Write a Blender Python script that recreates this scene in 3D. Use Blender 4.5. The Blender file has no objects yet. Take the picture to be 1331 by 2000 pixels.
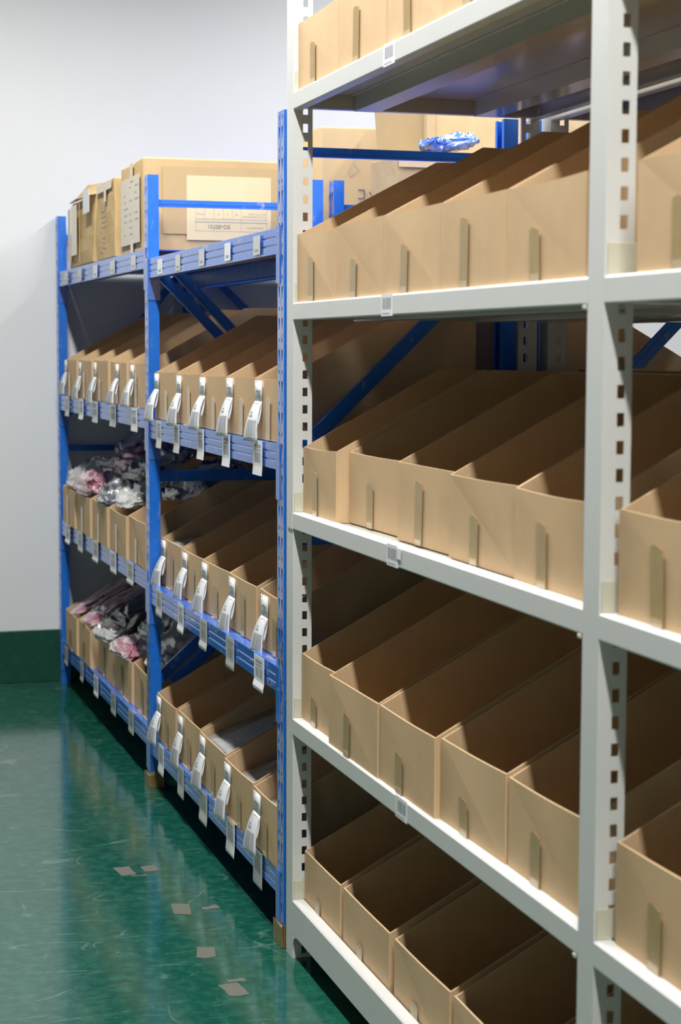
import bpy, bmesh, math, random
from mathutils import Vector, Matrix, noise
from mathutils.geometry import tessellate_polygon

random.seed(11)
SC = bpy.context.scene
COL = SC.collection

# ------------------------------------------------------------------ camera
# world: X runs into the racks, Y along the aisle away from the camera, Z up
F_PX, YAW, PITCH, ROLL = 3559.45, 0.2922, 0.0893, 0.0037
CAM_LOC = Vector((-1.3823, -5.0745, 1.7984))
cam_data = bpy.data.cameras.new('camera')
cam = bpy.data.objects.new('camera', cam_data)
COL.objects.link(cam)
SC.camera = cam
cam_data.sensor_fit = 'VERTICAL'
cam_data.sensor_height = 36.0
cam_data.sensor_width = 36.0
cam_data.lens = F_PX / 2000.0 * 36.0
cy, sy, cp, sp = math.cos(YAW), math.sin(YAW), math.cos(PITCH), math.sin(PITCH)
fwd = Vector((sy * cp, cy * cp, -sp))
right = Vector((cy, -sy, 0.0))
up = right.cross(fwd)
c_, s_ = math.cos(ROLL), math.sin(ROLL)
r2 = right * c_ + up * s_
u2 = up * c_ - right * s_
cam.matrix_world = Matrix(((r2.x, u2.x, -fwd.x, CAM_LOC.x), (r2.y, u2.y, -fwd.y, CAM_LOC.y),
                           (r2.z, u2.z, -fwd.z, CAM_LOC.z), (0, 0, 0, 1)))
cam_data.dof.use_dof = True
cam_data.dof.focus_distance = 5.75
cam_data.dof.aperture_fstop = 5.0
cam_data.clip_end = 100

# ------------------------------------------------------------------ world, lights, exposure
world = bpy.data.worlds.new('world')
SC.world = world
world.use_nodes = True
world.node_tree.nodes['Background'].inputs[0].default_value = (0.80, 0.90, 1.0, 1)
world.node_tree.nodes['Background'].inputs[1].default_value = 0.0
SC.view_settings.view_transform = 'Standard'
SC.view_settings.look = 'None'
SC.view_settings.gamma = 1.0
SC.view_settings.use_curve_mapping = False
SC.view_settings.exposure = 0.0


def tube_light(name, x, y, z, length, power, color=(1.0, 0.985, 0.955)):
    """a run of ceiling tube lamps along the aisle"""
    ld = bpy.data.lights.new(name, 'AREA')
    ld.shape = 'RECTANGLE'
    ld.size = 0.10
    ld.size_y = length
    ld.energy = power
    ld.color = color
    o = bpy.data.objects.new(name, ld)
    o.location = (x, y, z)
    COL.objects.link(o)
    return o


tube_light('aisle_tube_lamp', -0.58, -1.8, 4.05, 10.2, 405)
tube_light('next_aisle_tube_lamp', 2.15, -1.2, 4.20, 10.0, 340)


# ------------------------------------------------------------------ materials
def new_mat(name):
    m = bpy.data.materials.new(name)
    m.use_nodes = True
    nt = m.node_tree
    return m, nt, nt.nodes['Principled BSDF']


def L(nt, a, b):
    nt.links.new(a, b)


def coords(nt, scale=(1, 1, 1), rot=(0, 0, 0), kind='Object'):
    tc = nt.nodes.new('ShaderNodeTexCoord')
    mp = nt.nodes.new('ShaderNodeMapping')
    mp.inputs['Scale'].default_value = scale
    mp.inputs['Rotation'].default_value = rot
    L(nt, tc.outputs[kind], mp.inputs['Vector'])
    return mp.outputs['Vector']


def noise_tex(nt, vec, scale, detail=4, rough=0.6):
    n = nt.nodes.new('ShaderNodeTexNoise')
    n.inputs['Scale'].default_value = scale
    n.inputs['Detail'].default_value = detail
    n.inputs['Roughness'].default_value = rough
    L(nt, vec, n.inputs['Vector'])
    return n.outputs['Fac']


def ramp(nt, fac, p0, p1, c0=(0, 0, 0, 1), c1=(1, 1, 1, 1)):
    r = nt.nodes.new('ShaderNodeValToRGB')
    r.color_ramp.elements[0].position = p0
    r.color_ramp.elements[1].position = p1
    r.color_ramp.elements[0].color = c0
    r.color_ramp.elements[1].color = c1
    L(nt, fac, r.inputs['Fac'])
    return r.outputs['Color']


def mix(nt, fac, a, b, mode='MIX'):
    m = nt.nodes.new('ShaderNodeMix')
    m.data_type = 'RGBA'
    m.blend_type = mode
    for sock, v in ((m.inputs['Factor'], fac), (m.inputs['A'], a), (m.inputs['B'], b)):
        if isinstance(v, (int, float)):
            sock.default_value = v
        elif isinstance(v, tuple):
            sock.default_value = v if len(v) == 4 else (*v, 1)
        else:
            L(nt, v, sock)
    return m.outputs['Result']


def bump(nt, bsdf, h, strength, dist=0.002):
    b = nt.nodes.new('ShaderNodeBump')
    b.inputs['Strength'].default_value = strength
    b.inputs['Distance'].default_value = dist
    L(nt, h, b.inputs['Height'])
    L(nt, b.outputs['Normal'], bsdf.inputs['Normal'])


def plain(name, col, rough=0.5, spec=0.5, coat=0.0, var=0.0, vscale=20, metallic=0.0):
    m, nt, b = new_mat(name)
    b.inputs['Roughness'].default_value = rough
    b.inputs['Specular IOR Level'].default_value = spec
    b.inputs['Coat Weight'].default_value = coat
    b.inputs['Metallic'].default_value = metallic
    if var:
        v = noise_tex(nt, coords(nt), vscale)
        c = mix(nt, v, tuple(x * (1 - var) for x in col), tuple(min(1, x * (1 + var)) for x in col))
        L(nt, c, b.inputs['Base Color'])
    else:
        b.inputs['Base Color'].default_value = (*col, 1)
    return m


def cardboard(name, col, flute=True):
    m, nt, b = new_mat(name)
    b.inputs['Roughness'].default_value = 0.72
    b.inputs['Specular IOR Level'].default_value = 0.25
    v = coords(nt)
    n = noise_tex(nt, v, 9, 5)
    c = mix(nt, n, tuple(x * 0.86 for x in col), tuple(x * 1.1 for x in col))
    fib = noise_tex(nt, coords(nt, (40, 40, 300)), 3, 3)
    c = mix(nt, 0.10, c, fib, 'OVERLAY')
    if flute:
        w = nt.nodes.new('ShaderNodeTexWave')
        w.wave_type = 'BANDS'
        w.bands_direction = 'X'
        w.inputs['Scale'].default_value = 44
        w.inputs['Distortion'].default_value = 0.6
        w.inputs['Detail'].default_value = 2
        L(nt, v, w.inputs['Vector'])
        bump(nt, b, w.outputs['Fac'], 0.08, 0.002)
        c = mix(nt, 0.07, c, w.outputs['Color'], 'SOFT_LIGHT')
    L(nt, c, b.inputs['Base Color'])
    return m


def blue_paint(name, wear, vertical=True, gloss=(0.25, 0.42), ior=1.5, wall_sheen=0.0):
    m, nt, b = new_mat(name)
    b.inputs['Roughness'].default_value = 0.32
    b.inputs['Specular IOR Level'].default_value = 0.6
    b.inputs['IOR'].default_value = ior
    v = coords(nt, (14, 14, 5) if vertical else (10, 2.5, 12))
    n = noise_tex(nt, v, 2.2, 6, 0.65)
    base = mix(nt, noise_tex(nt, coords(nt), 30, 3), (0.006, 0.13, 0.60), (0.012, 0.19, 0.74))
    base = mix(nt, wall_sheen, base, (0.36, 0.37, 0.58))  # pale lilac stands in for the white wall reflected in the paint
    fac = ramp(nt, n, 0.62 - 0.4 * wear, 0.70 - 0.4 * wear)
    worn = mix(nt, noise_tex(nt, coords(nt), 60, 3), (0.26, 0.28, 0.50), (0.42, 0.43, 0.60))
    L(nt, mix(nt, fac, base, worn), b.inputs['Base Color'])
    r = ramp(nt, noise_tex(nt, v, 5), 0.3, 0.7, (gloss[0],) * 3 + (1,), (gloss[1],) * 3 + (1,))
    L(nt, r, b.inputs['Roughness'])
    return m


M = {}
M['cardboard'] = cardboard('kraft_cardboard', (0.66, 0.462, 0.268))
M['carton'] = cardboard('carton_cardboard', (0.60, 0.42, 0.20), False)
M['carton_pale'] = cardboard('pale_carton_cardboard', (0.68, 0.51, 0.29), False)
M['carton_dark'] = cardboard('shade_dark_cardboard', (0.44, 0.325, 0.175), False)  # darker kraft: shade on the standing sheet is put into the colour
M['board_edge'] = plain('cut_cardboard_edge', (0.70, 0.52, 0.34), 0.8, 0.2, var=0.15, vscale=80)
M['blue'] = blue_paint('blue_rack_paint', 0.02)
M['blue_worn'] = blue_paint('worn_blue_post_face', 0.42, True, (0.12, 0.24), 1.85, 0.08)
M['blue_beam'] = blue_paint('worn_blue_beam_paint', 0.06, False, (0.10, 0.20), 2.25, 0.09)
M['blue_deck'] = plain('blue_deck_paint', (0.012, 0.075, 0.58), 0.35, 0.5, var=0.12, vscale=9)
M['grey'] = plain('light_grey_rack_paint', (0.68, 0.69, 0.67), 0.38, 0.5, var=0.05, vscale=7)
M['grey_dk'] = plain('grey_shelf_steel', (0.50, 0.50, 0.46), 0.22, 0.7, var=0.05, vscale=7)
M['cream'] = plain('cream_corner_plate', (0.58, 0.57, 0.46), 0.42, 0.5, var=0.05)
M['paper'] = plain('white_label_paper', (0.86, 0.87, 0.89), 0.55, 0.4)
M['beige_paper'] = plain('beige_sheet', (0.64, 0.57, 0.46), 0.4, 0.4, var=0.08, vscale=30)
M['film'] = plain('clear_tape_over_board', (0.55, 0.39, 0.19), 0.14, 0.6, coat=0.5, var=0.05)
M['paper_old'] = plain('aged_label_sleeve', (0.60, 0.61, 0.58), 0.3, 0.5, var=0.12, vscale=40)
M['ink'] = plain('grey_print_ink', (0.16, 0.17, 0.20), 0.6)
M['ink_soft'] = plain('soft_print_ink', (0.38, 0.39, 0.42), 0.6)
M['tape'] = plain('clear_packing_tape', (0.43, 0.305, 0.14), 0.28, 0.4, coat=0.15, var=0.12, vscale=30)
M['tape_pale'] = plain('glossy_packing_tape', (0.61, 0.46, 0.29), 0.2, 0.5, coat=0.3, var=0.1, vscale=30)
M['yellow_paper'] = plain('cream_yellow_paper', (0.74, 0.61, 0.34), 0.4, 0.4, coat=0.5, var=0.04)
M['foam'] = plain('brown_foot_padding', (0.22, 0.16, 0.055), 0.6, 0.4, coat=0.3, var=0.4, vscale=60)
M['patch'] = plain('bare_floor_patch', (0.135, 0.135, 0.11), 0.5, 0.4, var=0.3, vscale=90)


def floor_material():
    m, nt, b = new_mat('green_epoxy_floor')
    v = coords(nt)
    big = noise_tex(nt, v, 1.6, 5)
    fine = noise_tex(nt, v, 22, 6, 0.7)
    c = mix(nt, big, (0.004, 0.058, 0.037), (0.009, 0.098, 0.063))
    c = mix(nt, ramp(nt, fine, 0.45, 0.75), c, (0.03, 0.15, 0.11))
    # scuffs: thin bright lines where stretched noise crosses one value
    for rot, sc, width, lo, k in ((0.3, (1.1, 1.1, 1), 0.003, 0.50, 0.6), (1.2, (1.7, 1.7, 1), 0.003, 0.52, 0.55), (-0.5, (0.6, 2.2, 1), 0.004, 0.50, 0.55),
                              (2.3, (0.5, 3.0, 1), 0.004, 0.51, 0.6), (0.9, (0.35, 4.0, 1), 0.004, 0.51, 0.55), (4.0, (2.4, 2.4, 1), 0.014, 0.60, 0.5)):
        n = noise_tex(nt, coords(nt, sc, (0.0, 0, rot)), 1.4, 1, 0.4)
        d = nt.nodes.new('ShaderNodeMath'); d.operation = 'SUBTRACT'; d.inputs[1].default_value = 0.5
        L(nt, n, d.inputs[0])
        a = nt.nodes.new('ShaderNodeMath'); a.operation = 'ABSOLUTE'
        L(nt, d.outputs[0], a.inputs[0])
        line = ramp(nt, a.outputs[0], 0.0, width, (1, 1, 1, 1), (0, 0, 0, 1))
        gate = ramp(nt, noise_tex(nt, coords(nt, (1, 1, 1), (0.3, 0, rot * 3)), 5.0, 5, 0.75), lo, lo + 0.10)
        mm = nt.nodes.new('ShaderNodeMath'); mm.operation = 'MULTIPLY'
        L(nt, line, mm.inputs[0]); L(nt, gate, mm.inputs[1])
        m3 = nt.nodes.new('ShaderNodeMath'); m3.operation = 'MULTIPLY'; m3.inputs[1].default_value = k * 0.6
        L(nt, mm.outputs[0], m3.inputs[0])
        c = mix(nt, m3.outputs[0], c, (0.26, 0.40, 0.34))
    L(nt, c, b.inputs['Base Color'])
    r = ramp(nt, noise_tex(nt, v, 5, 5), 0.3, 0.75, (0.09, 0.09, 0.09, 1), (0.17, 0.17, 0.17, 1))
    L(nt, r, b.inputs['Roughness'])
    b.inputs['IOR'].default_value = 1.68
    h = noise_tex(nt, coords(nt, (1, 5, 1)), 1.1, 3)
    bump(nt, b, h, 0.05, 0.004)
    return m


def wall_material():
    m, nt, b = new_mat('white_wall_paint')
    v = coords(nt)
    c = mix(nt, noise_tex(nt, v, 2.5, 5), (0.74, 0.765, 0.79), (0.80, 0.82, 0.84))
    L(nt, c, b.inputs['Base Color'])
    b.inputs['Roughness'].default_value = 0.6
    bump(nt, b, noise_tex(nt, v, 55, 4), 0.15, 0.003)
    return m


def skirting_material():
    m, nt, b = new_mat('dark_green_skirting_paint')
    v = coords(nt)
    c = mix(nt, noise_tex(nt, v, 9, 5), (0.004, 0.045, 0.028), (0.010, 0.085, 0.055))
    chips = ramp(nt, noise_tex(nt, coords(nt, (1, 1, 2)), 26, 4, 0.7), 0.68, 0.72)
    c = mix(nt, chips, c, (0.20, 0.30, 0.26))
    L(nt, c, b.inputs['Base Color'])
    b.inputs['Roughness'].default_value = 0.3
    bump(nt, b, noise_tex(nt, v, 30, 4), 0.4, 0.004)
    return m


def plastic_bag(name, c1, c2, c3):
    """glossy polybag over folded garments: fabric colours under a shiny film"""
    m, nt, b = new_mat(name)
    v = coords(nt)
    n = noise_tex(nt, v, 9, 4)
    c = mix(nt, ramp(nt, n, 0.42, 0.52), c1, c2)
    c = mix(nt, ramp(nt, noise_tex(nt, coords(nt, (1, 1, 1), (1, 2, 3)), 12, 3), 0.56, 0.62), c, c3)
    L(nt, c, b.inputs['Base Color'])
    b.inputs['Roughness'].default_value = 0.3
    b.inputs['Coat Weight'].default_value = 0.8
    b.inputs['Coat Roughness'].default_value = 0.12
    bump(nt, b, noise_tex(nt, v, 38, 4), 0.5, 0.006)
    return m


M['floor'] = floor_material()
M['wall'] = wall_material()
M['skirting'] = skirting_material()
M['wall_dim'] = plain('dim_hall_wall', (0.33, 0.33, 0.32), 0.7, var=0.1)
M['ceiling'] = plain('white_ceiling', (0.22, 0.23, 0.24), 0.7)
M['bag_pink'] = plastic_bag('pink_garment_polybag', (0.42, 0.16, 0.22), (0.60, 0.50, 0.52), (0.30, 0.05, 0.10))
M['bag_grey'] = plastic_bag('grey_garment_polybag', (0.10, 0.11, 0.13), (0.48, 0.49, 0.51), (0.05, 0.05, 0.06))
M['bag_clear'] = plastic_bag('clear_garment_polybag', (0.46, 0.47, 0.46), (0.56, 0.56, 0.54), (0.36, 0.34, 0.30))
M['bag_dark'] = plastic_bag('dark_garment_polybag', (0.06, 0.06, 0.065), (0.12, 0.12, 0.13), (0.20, 0.19, 0.18))
M['bag_blue'] = plastic_bag('blue_plastic_film', (0.02, 0.10, 0.55), (0.10, 0.22, 0.70), (0.5, 0.6, 0.8))


# ------------------------------------------------------------------ mesh helpers
class MB:
    """collects simple solids and links them as ONE mesh object"""
    def __init__(self):
        self.v, self.f = [], []

    def poly_prism(self, pts2, place, t0, t1):
        """pts2: outline; place(u, v, t) -> point; extruded from t0 to t1"""
        n, k = len(pts2), len(self.v)
        self.v += [place(u, v, t0) for u, v in pts2] + [place(u, v, t1) for u, v in pts2]
        self.f.append(tuple(k + i for i in range(n))[::-1])
        self.f.append(tuple(k + n + i for i in range(n)))
        for i in range(n):
            j = (i + 1) % n
            self.f.append((k + i, k + j, k + n + j, k + n + i))
        return self

    def box(self, x0, x1, y0, y1, z0, z1):
        return self.poly_prism([(x0, y0), (x1, y0), (x1, y1), (x0, y1)], lambda u, v, t: (u, v, t), z0, z1)

    def beam(self, prof, p0, p1):
        """profile in (x, z), carried from p0 to p1 (both (x, y, z)) along Y"""
        a, b = Vector(p0), Vector(p1)
        return self.poly_prism(prof, lambda u, v, t: tuple(a.lerp(b, t) + Vector((u, 0, v))), 0.0, 1.0)

    def bar(self, p0, p1, w, d):
        """bar in the X-Z plane from p0 to p1 (x, z), at y, w wide in the plane, d deep in Y"""
        (x0, z0, y), (x1, z1, _) = p0, p1
        dv = Vector((x1 - x0, z1 - z0)).normalized()
        n = Vector((-dv.y, dv.x)) * (w / 2)
        pts = [(x0 - n.x, z0 - n.y), (x1 - n.x, z1 - n.y), (x1 + n.x, z1 + n.y), (x0 + n.x, z0 + n.y)]
        return self.poly_prism(pts, lambda u, v, t: (u, t, v), y - d / 2, y + d / 2)

    def quad(self, a, b, c, d):
        k = len(self.v)
        self.v += [tuple(a), tuple(b), tuple(c), tuple(d)]
        self.f.append((k, k + 1, k + 2, k + 3))
        return self

    def mesh(self, name):
        me = bpy.data.meshes.new(name)
        me.from_pydata(self.v, [], self.f)
        bm = bmesh.new(); bm.from_mesh(me)
        bmesh.ops.recalc_face_normals(bm, faces=bm.faces)
        bm.to_mesh(me); bm.free()
        return me

    def build(self, name, mat, parent=None, loc=(0, 0, 0), bevel=0.0, smooth=False):
        return link(name, self.mesh(name), mat, parent, loc, bevel, smooth)


def link(name, me, mat, parent=None, loc=(0, 0, 0), bevel=0.0, smooth=False):
    o = bpy.data.objects.new(name, me)
    COL.objects.link(o)
    if mat is not None and not me.materials:
        me.materials.append(M[mat] if isinstance(mat, str) else mat)
    o.location = loc
    if parent is not None:
        o.parent = parent
    if bevel:
        b = o.modifiers.new('bevel', 'BEVEL')
        b.width = bevel; b.segments = 2; b.limit_method = 'ANGLE'
    if smooth:
        for p in me.polygons:
            p.use_smooth = True
    return o


def empty(name, loc=(0, 0, 0)):
    o = bpy.data.objects.new(name, None)
    COL.objects.link(o)
    o.location = loc
    o.empty_display_size = 0.05
    return o


def tag(o, label, cat, group=None):
    o['label'] = label
    o['category'] = cat
    if group:
        o['group'] = group
    return o


def struct(o):
    o['kind'] = 'structure'
    return o


# ------------------------------------------------------------------ the room
WALL_Y = 4.72
fl = struct(MB().box(-5.5, 5.5, -7.5, WALL_Y, -0.1, 0.0).build('floor', 'floor'))
struct(MB().box(-5.5, 5.5, WALL_Y, WALL_Y + 0.15, -0.1, 4.9).build('wall_back', 'wall'))
struct(MB().box(-5.65, -5.5, -7.5, WALL_Y + 0.15, -0.1, 4.9).build('wall_left', 'wall_dim'))
struct(MB().box(5.5, 5.65, -7.5, WALL_Y + 0.15, -0.1, 4.9).build('wall_right', 'wall_dim'))
struct(MB().box(-5.65, 5.65, -7.65, -7.5, -0.1, 4.9).build('wall_front', 'wall_dim'))
struct(MB().box(-5.65, 5.65, -7.65, WALL_Y + 0.15, 4.9, 5.0).build('ceiling', 'ceiling'))
struct(MB().box(-5.5, 5.5, WALL_Y - 0.012, WALL_Y, 0.0, 0.283).build('baseboard_back', 'skirting', bevel=0.004))

# squares of bare floor where tape was pulled off
for cx, cy_, w, d, a in ((-0.317, 1.03, 0.055, 0.10, 0.1), (-0.218, 0.556, 0.058, 0.11, -0.15), (-0.235, 0.124, 0.055, 0.10, -0.2),
                         (-0.229, -0.21, 0.058, 0.10, 0.05), (-0.228, 1.04, 0.05, 0.06, 0.1), (-0.125, 0.545, 0.055, 0.035, 0.2),
                         (-0.28, 0.965, 0.05, 0.012, 0.0), (-0.202, -0.145, 0.055, 0.025, 0.0)):
    mb = MB()
    pts = [(cx + u * w / 2 * math.cos(a) - v * d / 2 * math.sin(a) + random.uniform(-.004, .004),
            cy_ + u * w / 2 * math.sin(a) + v * d / 2 * math.cos(a) + random.uniform(-.008, .008))
           for u, v in ((-1, -1), (0.1, -1.04), (1, -1), (0.96, 0), (1, 1), (0, 1.05), (-1, 1), (-1.04, 0.1))]
    mb.poly_prism(pts, lambda u, v, t: (u, v, t), 0.0002, 0.0012)
    mb.build('worn_floor_patch', 'patch', fl)


# ------------------------------------------------------------------ grey racks
G_DEPTH = 0.756
G_BAY = 2.097
G_SHELF = [2.5246, 1.9297, 1.3269, 0.7224, 0.1780]     # top edge of each front beam
G_SLOT0 = 2.1739                                       # height of one slot centre, 50 mm pitch
G_TOP = 3.0


def grey_post_mesh(flip):
    """angle post: plain front face (towards the aisle), slotted face square to it. flip mirrors X"""
    s = -1 if flip else 1
    mb = MB()
    W, D, T = 0.070, 0.057, 0.0022

    def bx(x0, x1, y0, y1, z0, z1):
        mb.box(min(s * x0, s * x1), max(s * x0, s * x1), y0, y1, z0, z1)
    bx(0, T, 0, W, 0, G_TOP)
    bx(T, 0.008, W - T, W, 0, G_TOP)
    a0, a1 = 0.0285, 0.0435
    bx(T, a0, 0, T, 0, G_TOP)
    bx(a1, D, 0, T, 0, G_TOP)
    bx(D - T, D, T, 0.010, 0, G_TOP)
    h = 0.0245
    zs = [G_SLOT0 + 0.05 * k for k in range(-43, 17)]
    zs = [z for z in zs if 0.02 < z < G_TOP - 0.03]
    z = 0.0
    for zc in zs:
        bx(a0, a1, 0, T, z, zc - h / 2)
        z = zc + h / 2
    bx(a0, a1, 0, T, z, G_TOP)
    return mb.mesh('post')


GP_F, GP_R = grey_post_mesh(False), grey_post_mesh(True)


def grey_rack(root, x0, bays, detail=True):
    """root at origin; front plane at x0; posts at y = 0, -G_BAY, ..."""
    for i in range(bays + 1):
        y = -G_BAY * i
        link('post', GP_F, 'grey', root, (x0, y, 0))
        link('post', GP_R, 'grey', root, (x0 + G_DEPTH, y, 0))
    for i in range(bays):
        ya, yb = -G_BAY * i - 0.0005, -G_BAY * (i + 1) + 0.0705
        for k, zt in enumerate(G_SHELF):
            H = 0.050 if k < 4 else 0.104
            zd = zt - 0.004 if k < 4 else 0.130          # deck height
            z0 = zt - H
            prof = [(0, -0.004), (0.004, 0), (0.034, 0), (0.034, -0.012), (0.004, -0.013), (0.004, -H + 0.004),
                    (0.028, -H + 0.004), (0.028, -H), (0.002, -H), (0, -H + 0.003)]
            pa, pb = (x0 - 0.0005, ya - 0.001, zt), (x0 - 0.0005, yb + 0.001, zt)
            if k == 2 and i == 0 and detail:
                # this beam's end tab laps over the post and is cut at a slant
                fb = MB().beam(prof, pa, pb)
                fb.poly_prism([(ya - 0.002, zt - 0.002), (ya + 0.006, zt - 0.003), (ya + 0.052, zt - 0.046), (ya - 0.002, zt - H)],
                              lambda u, v, t: (t, u, v), x0 - 0.003, x0 - 0.0008)
                fb.build('front_beam', 'grey', root)
            else:
                MB().beam(prof, pa, pb).build('front_beam', 'grey', root)
            xr = x0 + G_DEPTH
            MB().beam([(-u, v) for u, v in prof], (xr + 0.0005, ya - 0.001, zt), (xr + 0.0005, yb + 0.001, zt)).build('rear_beam', 'grey', root)
            if k == 4:      # rounded webs where the kick beam meets the posts
                for yy, d in ((ya - 0.001, -1), (yb + 0.001, 1)):
                    pts = [(yy, z0)] + [(yy + d * 0.045 * (1 - math.sin(q * math.pi / 12)), z0 - 0.045 * (1 - math.cos(q * math.pi / 12))) for q in range(7)]
                    MB().poly_prism(pts, lambda u, v, t: (t, u, v), x0 - 0.0004, x0 + 0.003).build('corner_web', 'grey', root)
            # end rails and corner plates
            for yy, d in ((ya - 0.0035, -0.026), (yb + 0.0005, 0.026)):
                MB().box(x0 + 0.036, xr - 0.036, min(yy, yy + d), max(yy, yy + d), z0 + 0.002, zd - 0.004).build('side_rail', 'grey_dk', root)
            pl = (ya - 0.0030, ya - 0.0010)
            MB().box(x0 + 0.004, x0 + 0.062, pl[0], pl[1], zt + 0.0005, zt + 0.058).build('corner_plate', 'cream', root, bevel=0.001)
            # deck and the two hat stiffeners under it
            dk = MB().box(x0 + 0.035, xr - 0.035, yb + 0.003, ya - 0.004, zd - 0.003, zd)
            if i == 0:      # the deck is lengthened between the end posts to block light
                dk.box(x0 + 0.062, xr - 0.062, ya - 0.004, 0.085, zd - 0.003, zd)
            dk.build('deck_panel', 'grey_dk', root)
            if k < 3:
                for xs in (0.171, 0.535):
                    w = 0.072
                    hat = [(xs - 0.012, 0), (xs, 0), (xs, -0.043), (xs + w, -0.043), (xs + w, 0), (xs + w + 0.012, 0),
                           (xs + w + 0.012, 0.002), (xs - 0.012, 0.002)]
                    MB().beam(hat, (x0, ya - 0.032, zd - 0.0055), (x0, yb + 0.030, zd - 0.0055)).build('stiffener', 'grey_dk', root)
            # two hooks under the beam ends
            for yy in (yb + 0.006,):
                MB().box(x0 - 0.002, x0 + 0.010, yy, yy + 0.014, z0 - 0.009, z0 - 0.0005).build('beam_hook', 'cream', root, bevel=0.002)
    return root


rack_grey = tag(empty('shelving_rack', (0, 0, 0)), 'light grey slotted steel shelving rack nearest the camera, full of open bins', 'shelving rack')
grey_rack(rack_grey, 0.0, 2)
rack_grey2 = tag(empty('shelving_rack', (0, 0, 0)), 'grey slotted steel rack standing back to back behind the near grey rack', 'shelving rack')
grey_rack(rack_grey2, 0.792, 2, False)


# barcode labels on the grey beams
def barcode_mesh(w, h, rows, seed, name='barcode', bars=True):
    """upright bars in the Y-Z plane facing -X, centred at the origin"""
    rnd = random.Random(seed)
    mb = MB()
    y = -w / 2
    while bars and y < w / 2 - 0.002:
        bw = rnd.choice((0.0015, 0.0025, 0.0035))
        mb.quad((0, y, -h / 2), (0, y + bw, -h / 2), (0, y + bw, h / 2), (0, y, h / 2))
        y += bw + rnd.choice((0.0015, 0.0025, 0.004))
    for z, hh, ww in rows:
        yy = w / 2
        while yy > w / 2 - w * ww:
            cw = rnd.uniform(0.004, 0.008)
            mb.quad((0, yy - cw, z), (0, yy, z), (0, yy, z + hh), (0, yy - cw, z + hh))
            yy -= cw + 0.0022
    return mb.mesh(name)


for k, (yc, tilt) in enumerate(((-0.87, 0), (-0.865, 0), (-0.92, 0.05), (-1.0, 0.02))):
    zt = G_SHELF[k]
    mb = MB().box(-0.0016, -0.0008, yc - 0.043, yc + 0.043, zt - 0.052, zt + 0.001)
    lb = mb.build('shelf_label', 'paper', rack_grey)
    link('barcode', barcode_mesh(0.066, 0.028, ((-0.026, 0.003, 0.8),), 40 + k), 'ink_soft', lb, (-0.0020, yc, zt - 0.021))
# torn tape on the label of the middle shelf
MB().box(-0.0034, -0.0018, -0.985, -0.957, 1.3269 - 0.030, 1.3269 - 0.002).build('torn_tape', 'paper', rack_grey, bevel=0.001)

# ------------------------------------------------------------------ blue racks
B_TOPS = [2.155, 1.515, 0.842, 0.220]
A_TOPS = [2.197, 1.549, 0.886, 0.236]
B_H = 0.078
POST_H = 2.488
POST_W = 0.074


def dxa(y):
    """the far bay stands very slightly out of line"""
    return -0.030 * (y - 2.27) / 2.3 if y > 2.27 else 0.0


def blue_post_mesh():
    """omega post: punched face to the aisle (at x = 0, y 0..POST_W), two plain flanks, rear lips"""
    pitch, n = 0.0925, 27
    h0 = POST_H - n * pitch
    W = POST_W
    vs, fs, mi = [], [], []

    def tear(cy0, cz):
        return [(cy0 + 0.0065 * math.cos(a) * (1 if z < 0 else 1), cz + z) for a, z in ()] or \
               [(cy0 - 0.0068, cz + 0.012), (cy0 - 0.0068, cz + 0.004), (cy0 - 0.003, cz - 0.017), (cy0 + 0.003, cz - 0.017),
                (cy0 + 0.0068, cz + 0.004), (cy0 + 0.0068, cz + 0.012), (cy0 + 0.003, cz + 0.018), (cy0 - 0.003, cz + 0.018)]

    def sq(cy0, cz):
        return [(cy0 - 0.004, cz - 0.006), (cy0 + 0.004, cz - 0.006), (cy0 + 0.004, cz + 0.006), (cy0 - 0.004, cz + 0.006)]
    for i in range(n):
        z0 = h0 + i * pitch
        outer = [(0, z0), (W, z0), (W, z0 + pitch), (0, z0 + pitch)]
        holes = [tear(W / 2 - 0.016, z0 + 0.030), tear(W / 2 + 0.016, z0 + 0.030), sq(W / 2 - 0.016, z0 + 0.074), sq(W / 2 + 0.016, z0 + 0.074)]
        loops = [[Vector((a, b, 0)) for a, b in lp] for lp in [outer] + holes]
        flat = [p for lp in loops for p in lp]
        k = len(vs)
        vs += [(0.0, p.x, p.y) for p in flat]
        for t in tessellate_polygon(loops):
            fs.append(tuple(k + j for j in t)); mi.append(1)
        for lp in holes:        # the sheet's thickness round each hole
            kk = len(vs)
            vs += [(0.0, a, b) for a, b in lp] + [(0.002, a, b) for a, b in lp]
            m = len(lp)
            for j in range(m):
                fs.append((kk + j, kk + (j + 1) % m, kk + m + (j + 1) % m, kk + m + j)); mi.append(0)
    mb = MB()
    mb.box(0.0, 0.0021, 0, W, 0.0, h0)
    mb.box(0.0003, 0.045, 0, 0.002, 0.0, POST_H)
    mb.box(0.0003, 0.045, W - 0.002, W, 0.0, POST_H)
    mb.box(0.043, 0.0455, 0.002, 0.018, 0.0, POST_H)
    mb.box(0.043, 0.0455, W - 0.018, W - 0.002, 0.0, POST_H)
    k = len(vs)
    vs += mb.v
    fs += [tuple(k + j for j in f) for f in mb.f]
    mi += [0] * len(mb.f)
    me = bpy.data.meshes.new('post')
    me.from_pydata(vs, [], fs)
    me.materials.append(M['blue']); me.materials.append(M['blue_worn'])
    me.polygons.foreach_set('material_index', mi)
    bm = bmesh.new(); bm.from_mesh(me)
    bmesh.ops.recalc_face_normals(bm, faces=bm.faces)
    bm.to_mesh(me); bm.free()
    return me


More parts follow.
